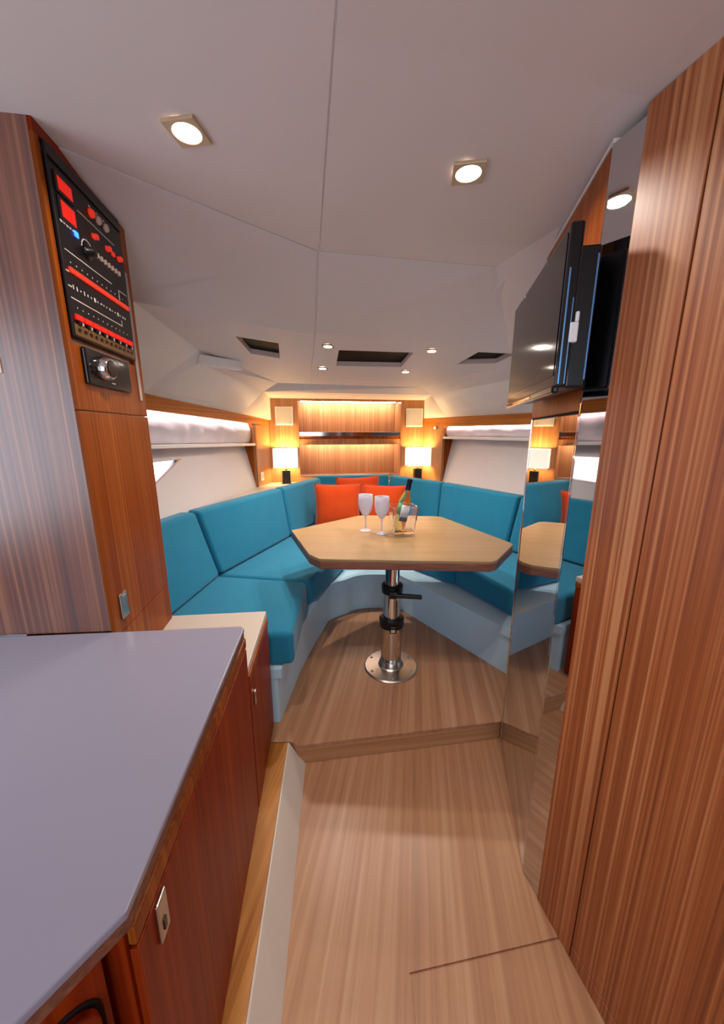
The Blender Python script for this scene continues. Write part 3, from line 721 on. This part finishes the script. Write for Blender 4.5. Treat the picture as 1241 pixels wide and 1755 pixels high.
# second unit, set at an angle toward the viewer
NA = (-.303 - .0, .343)
nd = Vector((-.055, -.084)).normalized()
NB = (NA[0] + nd.x * .62, NA[1] + nd.y * .62)
g2 = frame('galley_cabinet', NB, NA)
tag(g2, 'angled teak galley cabinet with a rounded door at the near counter corner', 'cabinet')
MB().loft([(0, .014, .101), (.588, .014, .101), (.36, .30, .101), (.0, .30, .101)], [(0, .014, .805), (.588, .014, .805), (.36, .30, .805), (0, .30, .805)]).build('carcass', M['teak_dark'], g2)
MB().loft([(0, .03, .805), (.575, .03, .805), (.36, .30, .805), (.0, .30, .805)], [(0, .03, .838), (.575, .03, .838), (.36, .30, .838), (0, .30, .838)]).build('shadow_gap', M['dark'], g2)
def rrect(x0, x1, z0, z1, r, n=6):
    o = []
    for cx_, cz_, a0 in ((x1 - r, z1 - r, 0), (x0 + r, z1 - r, 90), (x0 + r, z0 + r, 180), (x1 - r, z0 + r, 270)):
        for i in range(n + 1):
            a = math.radians(a0 + 90 * i / n); o.append((cx_ + r * math.cos(a), cz_ + r * math.sin(a)))
    return o
rr = rrect(.03, .575, .13, .765, .04)
MB().loft([(x, 0, z) for x, z in rr], [(x, .013, z) for x, z in rr]).build('door', M['teak_dark'], g2, bevel=.003)
rr2 = rrect(.024, .581, .124, .771, .045)
MB().loft([(x, .0125, z) for x, z in rr2], [(x, .0141, z) for x, z in rr2]).build('door_seal', M['dark'], g2)

# continuous white worktop
cpts = [(-.2915, .328), (-.3575, .990), (-.372, 1.002), (-.737, .969), (-1.45, .910), (-1.45, -.30), (-.703, -.30)]
wk = empty('worktop')
MB().prism(cpts, .858, .870).build('surface', M['counter'], wk, bevel=.003)
def shrink(poly, e):
    cx_ = sum(p[0] for p in poly) / len(poly); cy_ = sum(p[1] for p in poly) / len(poly)
    return [(x + (cx_ - x) * e, y + (cy_ - y) * e) for x, y in poly]
MB().prism(shrink(cpts, .004), .838, .858).build('edge_band', M['edge'], wk)
tag(wk, 'glossy white galley worktop in the left foreground', 'worktop')

# lower sideboard by the settee
lc = frame('low_cabinet', FA, FB)
tag(lc, 'low teak cabinet with a white top between galley counter and seat cushion', 'cabinet')
MB().box(.404, .796, .012, .42, .101, .655).build('carcass', M['teak_dark'], lc)
MB().box(.408, .794, 0, .012, .115, .628).build('door', M['teak_dark'], lc, bevel=.002)
MB().box(.404, .797, -.002, .016, .632, .662).build('finger_rail', M['teak'], lc, bevel=.004)
lt2 = MB().box(.448, .466, -.006, 0, .512, .568).build('latch', M['steel'], lc, bevel=.002)
MB().box(.404, .800, .004, .46, .662, .690).build('top', M['cream'], lc, bevel=.003)

# ------------------------------------------------------------------ mirrored cabinet and right wood wall
mc = empty('mirrored_cabinet')
tag(mc, 'mirrored corner cabinet carrying the television on its upper wood panel', 'cabinet')
e = .008
MB().prism([(F1[0] + .014, F1[1] + .004), (F2[0] + .012, F2[1] - .004), (1.05, 1.50), (1.05, .80), (.585, .80), (F3[0] + .012, F3[1])], .001, 2.055).build('carcass', M['teak'], mc)
f1 = frame('side', F2, F1); f1.parent = mc
L1 = math.hypot(F1[0] - F2[0], F1[1] - F2[1])    # .5395
MB().box(.016, L1 - .014, 0, .006, .004, 1.497).build('mirror', M['mirror'], f1, bevel=.004)
MB().box(L1 - .012, L1 + .001, -.001, .008, .004, 2.06).build('corner_bevel', M['mirror'], f1, bevel=.003)
MB().box(.0, L1 - .013, -.001, .008, 1.503, 2.058).build('wood_panel', M['teak'], f1, bevel=.0015)
MB().box(.0, L1 - .013, .002, .008, 1.497, 1.503).build('joint', M['dark'], f1)
MB().box(.0, .012, -.003, .012, .004, 1.500).build('edge_strip', M['chrome'], f1, bevel=.003)
f2_ = frame('narrow_side', F1, F3); f2_.parent = mc
L2 = math.hypot(F3[0] - F1[0], F3[1] - F1[1])
MB().box(.001, L2 + .02, 0, .006, .004, 2.058).build('mirror', M['mirror'], f2_)
MB().prism([(F1[0] - .004, F1[1]), (F2[0] - .004, F2[1] + .003), (.70, 1.46), (.70, .9)], 2.058, 2.066).build('head_trim', M['ceiling'], mc)

sw_ = struct(frame('wall_starboard', RA, RB))
RL = 2.4
MB().box(.0, RL, .012, .05, 0, 2.09).build('backing', M['dark'], sw_)
MB().box(.0, .1335, 0, .012, 0, 2.075).build('panel', M['teak_wall'], sw_, bevel=.002)
MB().box(.137, RL, .0, .012, 0, .050).build('panel', M['teak_wall'], sw_, bevel=.001)
MB().box(.90, RL, 0, .012, .054, 2.075).build('panel', M['teak_wall'], sw_, bevel=.002)
d1 = struct(frame('door_1', RA, RB))
MB().box(.137, .896, 0, .012, .054, 2.07).build('door_leaf', M['teak_wall'], d1, bevel=.002)

# ------------------------------------------------------------------ television
tvA, tvB = (.565, 1.457), (.447, .880)
tv = frame('television', tvA, tvB)
tag(tv, 'flat black television hung on the mirrored cabinet, tilted toward the seats', 'television')
TL = math.hypot(tvB[0] - tvA[0], tvB[1] - tvA[1])      # .636
MB().box(0, TL, 0, .028, 1.552, 1.890).build('bezel', M['gloss'], tv, bevel=.006, seg=3)
MB().box(.016, TL - .016, -.0015, .002, 1.580, 1.874).build('screen', M['screen'], tv)
MB().box(.06, TL - .018, .026, .072, 1.552, 1.850).build('rear_housing', M['black'], tv, bevel=.006)
MB().box(.004, TL - .004, -.004, .012, 1.540, 1.556).build('speaker_bar', M['gloss'], tv, bevel=.004)
MB().box(.14, .38, -.0055, -.003, 1.545, 1.551).build('badge', M['gold'], tv)
MB().box(.13, .165, -.0025, 0, 1.877, 1.883).build('logo', M['alu'], tv)
MB().box(TL - .001, TL + .0015, .005, .008, 1.560, 1.80).build('edge_strip', M['blueglint'], tv)  # thin blue strips stand in for daylight reflected along the near edge
MB().box(TL - .001, TL + .0015, .018, .020, 1.560, 1.74).build('edge_strip', M['blueglint'], tv)
MB().box(TL - .018, TL - .016, .064, .067, 1.570, 1.83).build('edge_strip', M['blueglint'], tv)
br_ = MB().box(TL / 2 + .02, TL / 2 + .14, .070, .084, 1.62, 1.76).build('wall_bracket', M['black'], tv, bevel=.003)
MB().box(TL - .012, TL + .004, .018, .036, 1.648, 1.690).box(TL - .010, TL + .003, .028, .036, 1.69, 1.712).build('side_control', M['white'], tv, bevel=.003)

# ------------------------------------------------------------------ ceiling fittings
def downlight(loc, size, power, rz, label, tilt=0.0, group='recessed ceiling lights'):
    r = empty('downlight', loc, rz, tilt)
    s = size / 2
    q = 4
    m = MB()
    ho = [(s * x, s * y) for x, y in ((-1, -1), (1, -1), (1, 1), (-1, 1))]
    hi = [(.80 * s * math.cos(math.radians(a)), .80 * s * math.sin(math.radians(a))) for a in range(0, 360, 15)]
    m.holed(ho, [hi], lambda x, y: -.008, .0075); m.build('bezel', M['bezel'], r, bevel=.001)
    MB().lathe([(.79 * s, -.0065), (.79 * s, -.001)], 24).build('lens', M['lens'], r)
    area_light('downlight_beam', (0, 0, -.012), (0, 0, -1), size * .6, power, WARM, spread=math.radians(150), parent=r)
    return tag(r, label, 'ceiling light', group)
rA = AX
downlight((-.399, .988, main_z(-.399, 1) - .0005), .078, P_DOWN_NEAR, rA, 'large lit square ceiling light over the white worktop')
downlight((.268, 1.069, main_z(.268, 1) - .0005), .078, P_DOWN_NEAR, rA, 'large lit square ceiling light near the television')
tl = math.atan(-.09)
for (x, y), lb in (((-.202, 2.292), 'small forward ceiling light beside the centre hatch, left side nearer the viewer'),
                   ((.429, 2.379), 'small forward ceiling light beside the centre hatch, right side nearer the viewer'),
                   ((-.286, 2.776), 'small forward ceiling light nearest the bow on the left side'),
                   ((.327, 2.873), 'small forward ceiling light nearest the bow on the right side')):
    downlight((x, y, low_z(x, y) - .001), .062, P_DOWN_FAR, rA, lb, tl)

def hatch(h, label, depth=.050):
    r = empty('ceiling_hatch')
    c = (sum(p[0] for p in h) / 4, sum(p[1] for p in h) / 4)
    hi = [(c[0] + (x - c[0]) * .985, c[1] + (y - c[1]) * .985) for x, y in h]
    for i in range(4):
        a, b = hi[i], hi[(i + 1) % 4]; a2, b2 = h[i], h[(i + 1) % 4]
        MB().hexa([(*a, low_z(*a) - .001), (*b, low_z(*b) - .001), (*b2, low_z(*b2) - .001), (*a2, low_z(*a2) - .001)],
                  [(*a, low_z(*a) + depth), (*b, low_z(*b) + depth), (*b2, low_z(*b2) + depth), (*a2, low_z(*a2) + depth)]).build('coaming', M['vent'], r)
    MB().loft([(x, y, low_z(x, y) + depth - .02) for x, y in hi], [(x, y, low_z(x, y) + depth) for x, y in hi]).build('lid', M['smoke'], r)
    return tag(r, label, 'hatch', 'overhead hatches')
hatch(H_C, 'dark overhead hatch between the four small forward ceiling lights')
hatch(H_P, 'dark overhead hatch on the left side near the white box')
hatch(H_S, 'dark overhead hatch on the right side near the television')

bx = frame('air_outlet', (-1.012, 2.395), (-.815, 2.625))
MB().box(.0, .30, 0, .05, 1.868, 1.926).build('housing', M['white'], bx, bevel=.005, seg=3)
MB().box(.02, .28, .012, .038, 1.864, 1.868).build('slot', M['white'], bx)
tag(bx, 'white rectangular box fixed at the left edge of the low ceiling', 'air outlet')

# sockets beside the left window
so = frame('wall_socket', WB, WL)
MB().box(XS + .06, XS + .13, -.008, -.0005, .955, 1.045).build('plate', M['white'], so, bevel=.003)
MB().box(XS + .078, XS + .112, -.010, -.008, .98, 1.02).build('insert', M['grille'], so)
tag(so, 'white wall socket on the left wood stile beside the lamp', 'socket')
sp_ = frame('reading_light', WR, WS)
o = MB().lathe([(.016, 0), (.016, .012), (.012, .02), (.010, .021)], 20).build('lamp_head', M['chrome'], sp_, smooth=True); o.location = (.238, -.0005, 1.498); o.rotation_euler = (math.pi / 2, 0, 0)
o = MB().lathe([(.009, .021), (.009, .023)], 16).build('lens', M['lens'], sp_); o.location = (.238, -.0005, 1.498); o.rotation_euler = (math.pi / 2, 0, 0)
tag(sp_, 'tiny round spotlight on the right wood stile beside the blind', 'light')

# ------------------------------------------------------------------ the cabin behind the viewer: companionway and an added galley window let daylight in
re = struct(empty('wall_rear'))
YR = -1.32
MB().box(-1.75, -.55, YR - .04, YR, 0, 2.2).build('bulkhead', M['teak'], re)
MB().box(.60, 1.3, YR - .04, YR, 0, 2.2).build('bulkhead', M['teak'], re)
MB().box(-.55, .60, YR - .04, YR, 0, .35).build('bulkhead', M['teak'], re)
area_light('companionway_daylight', (.02, YR - .02, 1.22), (0, 1, 0), 1.15, 1, size_y=1.7, portal=True)
wg = struct(empty('wall_galley'))
XG = -1.46
for a in ((-1.32, -.75, .0, 2.2), (.80, 1.0, .0, 2.2), (-.75, .80, .0, 1.0), (-.75, .80, 1.92, 2.2)):
    MB().box(XG - .04, XG, a[0], a[1], a[2], a[3]).build('side_panel', M['hull'], wg)
w2 = struct(empty('added_window'))  # unseen window, added and enlarged to bring cool sheen to the left teak panel
m = MB().box(XG - .03, XG + .005, -.75, -.72, 1.0, 1.92).box(XG - .03, XG + .005, .77, .80, 1.0, 1.92).box(XG - .03, XG + .005, -.72, .77, 1.0, 1.03).box(XG - .03, XG + .005, -.72, .77, 1.89, 1.92)
m.build('window_frame', M['alu'], w2)
area_light('added_window_daylight', (XG - .05, .025, 1.46), (1, 0, 0), .92, 1, size_y=1.55, portal=True)
# outer hull beyond the liners keeps stray light out
oh = struct(empty('hull_shell'))
MB().prism([(-1.62, 1.0), (-1.60, 1.9), (-1.20, 4.6), (-1.22, 4.6), (-1.66, 1.9), (-1.66, 1.0)], 0, .98).build('shell', M['hull'], oh)
MB().prism([(-1.62, 1.0), (-1.50, 2.4), (-1.36, 3.6), (-1.40, 3.6), (-1.54, 2.4), (-1.66, 1.0)], 1.50, 2.27).build('shell', M['hull'], oh)
MB().prism([(-1.36, 3.6), (-1.20, 4.6), (-1.22, 4.6), (-1.40, 3.6)], .98, 2.27).build('shell', M['hull'], oh)
MB().prism([(1.3, -1.36), (1.9, 2.0), (1.0, 4.7), (1.03, 4.7), (1.94, 2.0), (1.34, -1.36)], 0, 2.27).build('shell', M['hull'], oh)
MB().prism([(-1.22, 4.6), (1.03, 4.7), (1.03, 4.73), (-1.22, 4.63)], 0, 2.27).build('shell', M['hull'], oh)
MB().prism([(-1.66, 1.0), (-1.62, 1.0), (-1.40, 1.0), (-1.40, .97), (-1.66, .97)], 0, 2.2).build('shell', M['hull'], oh)
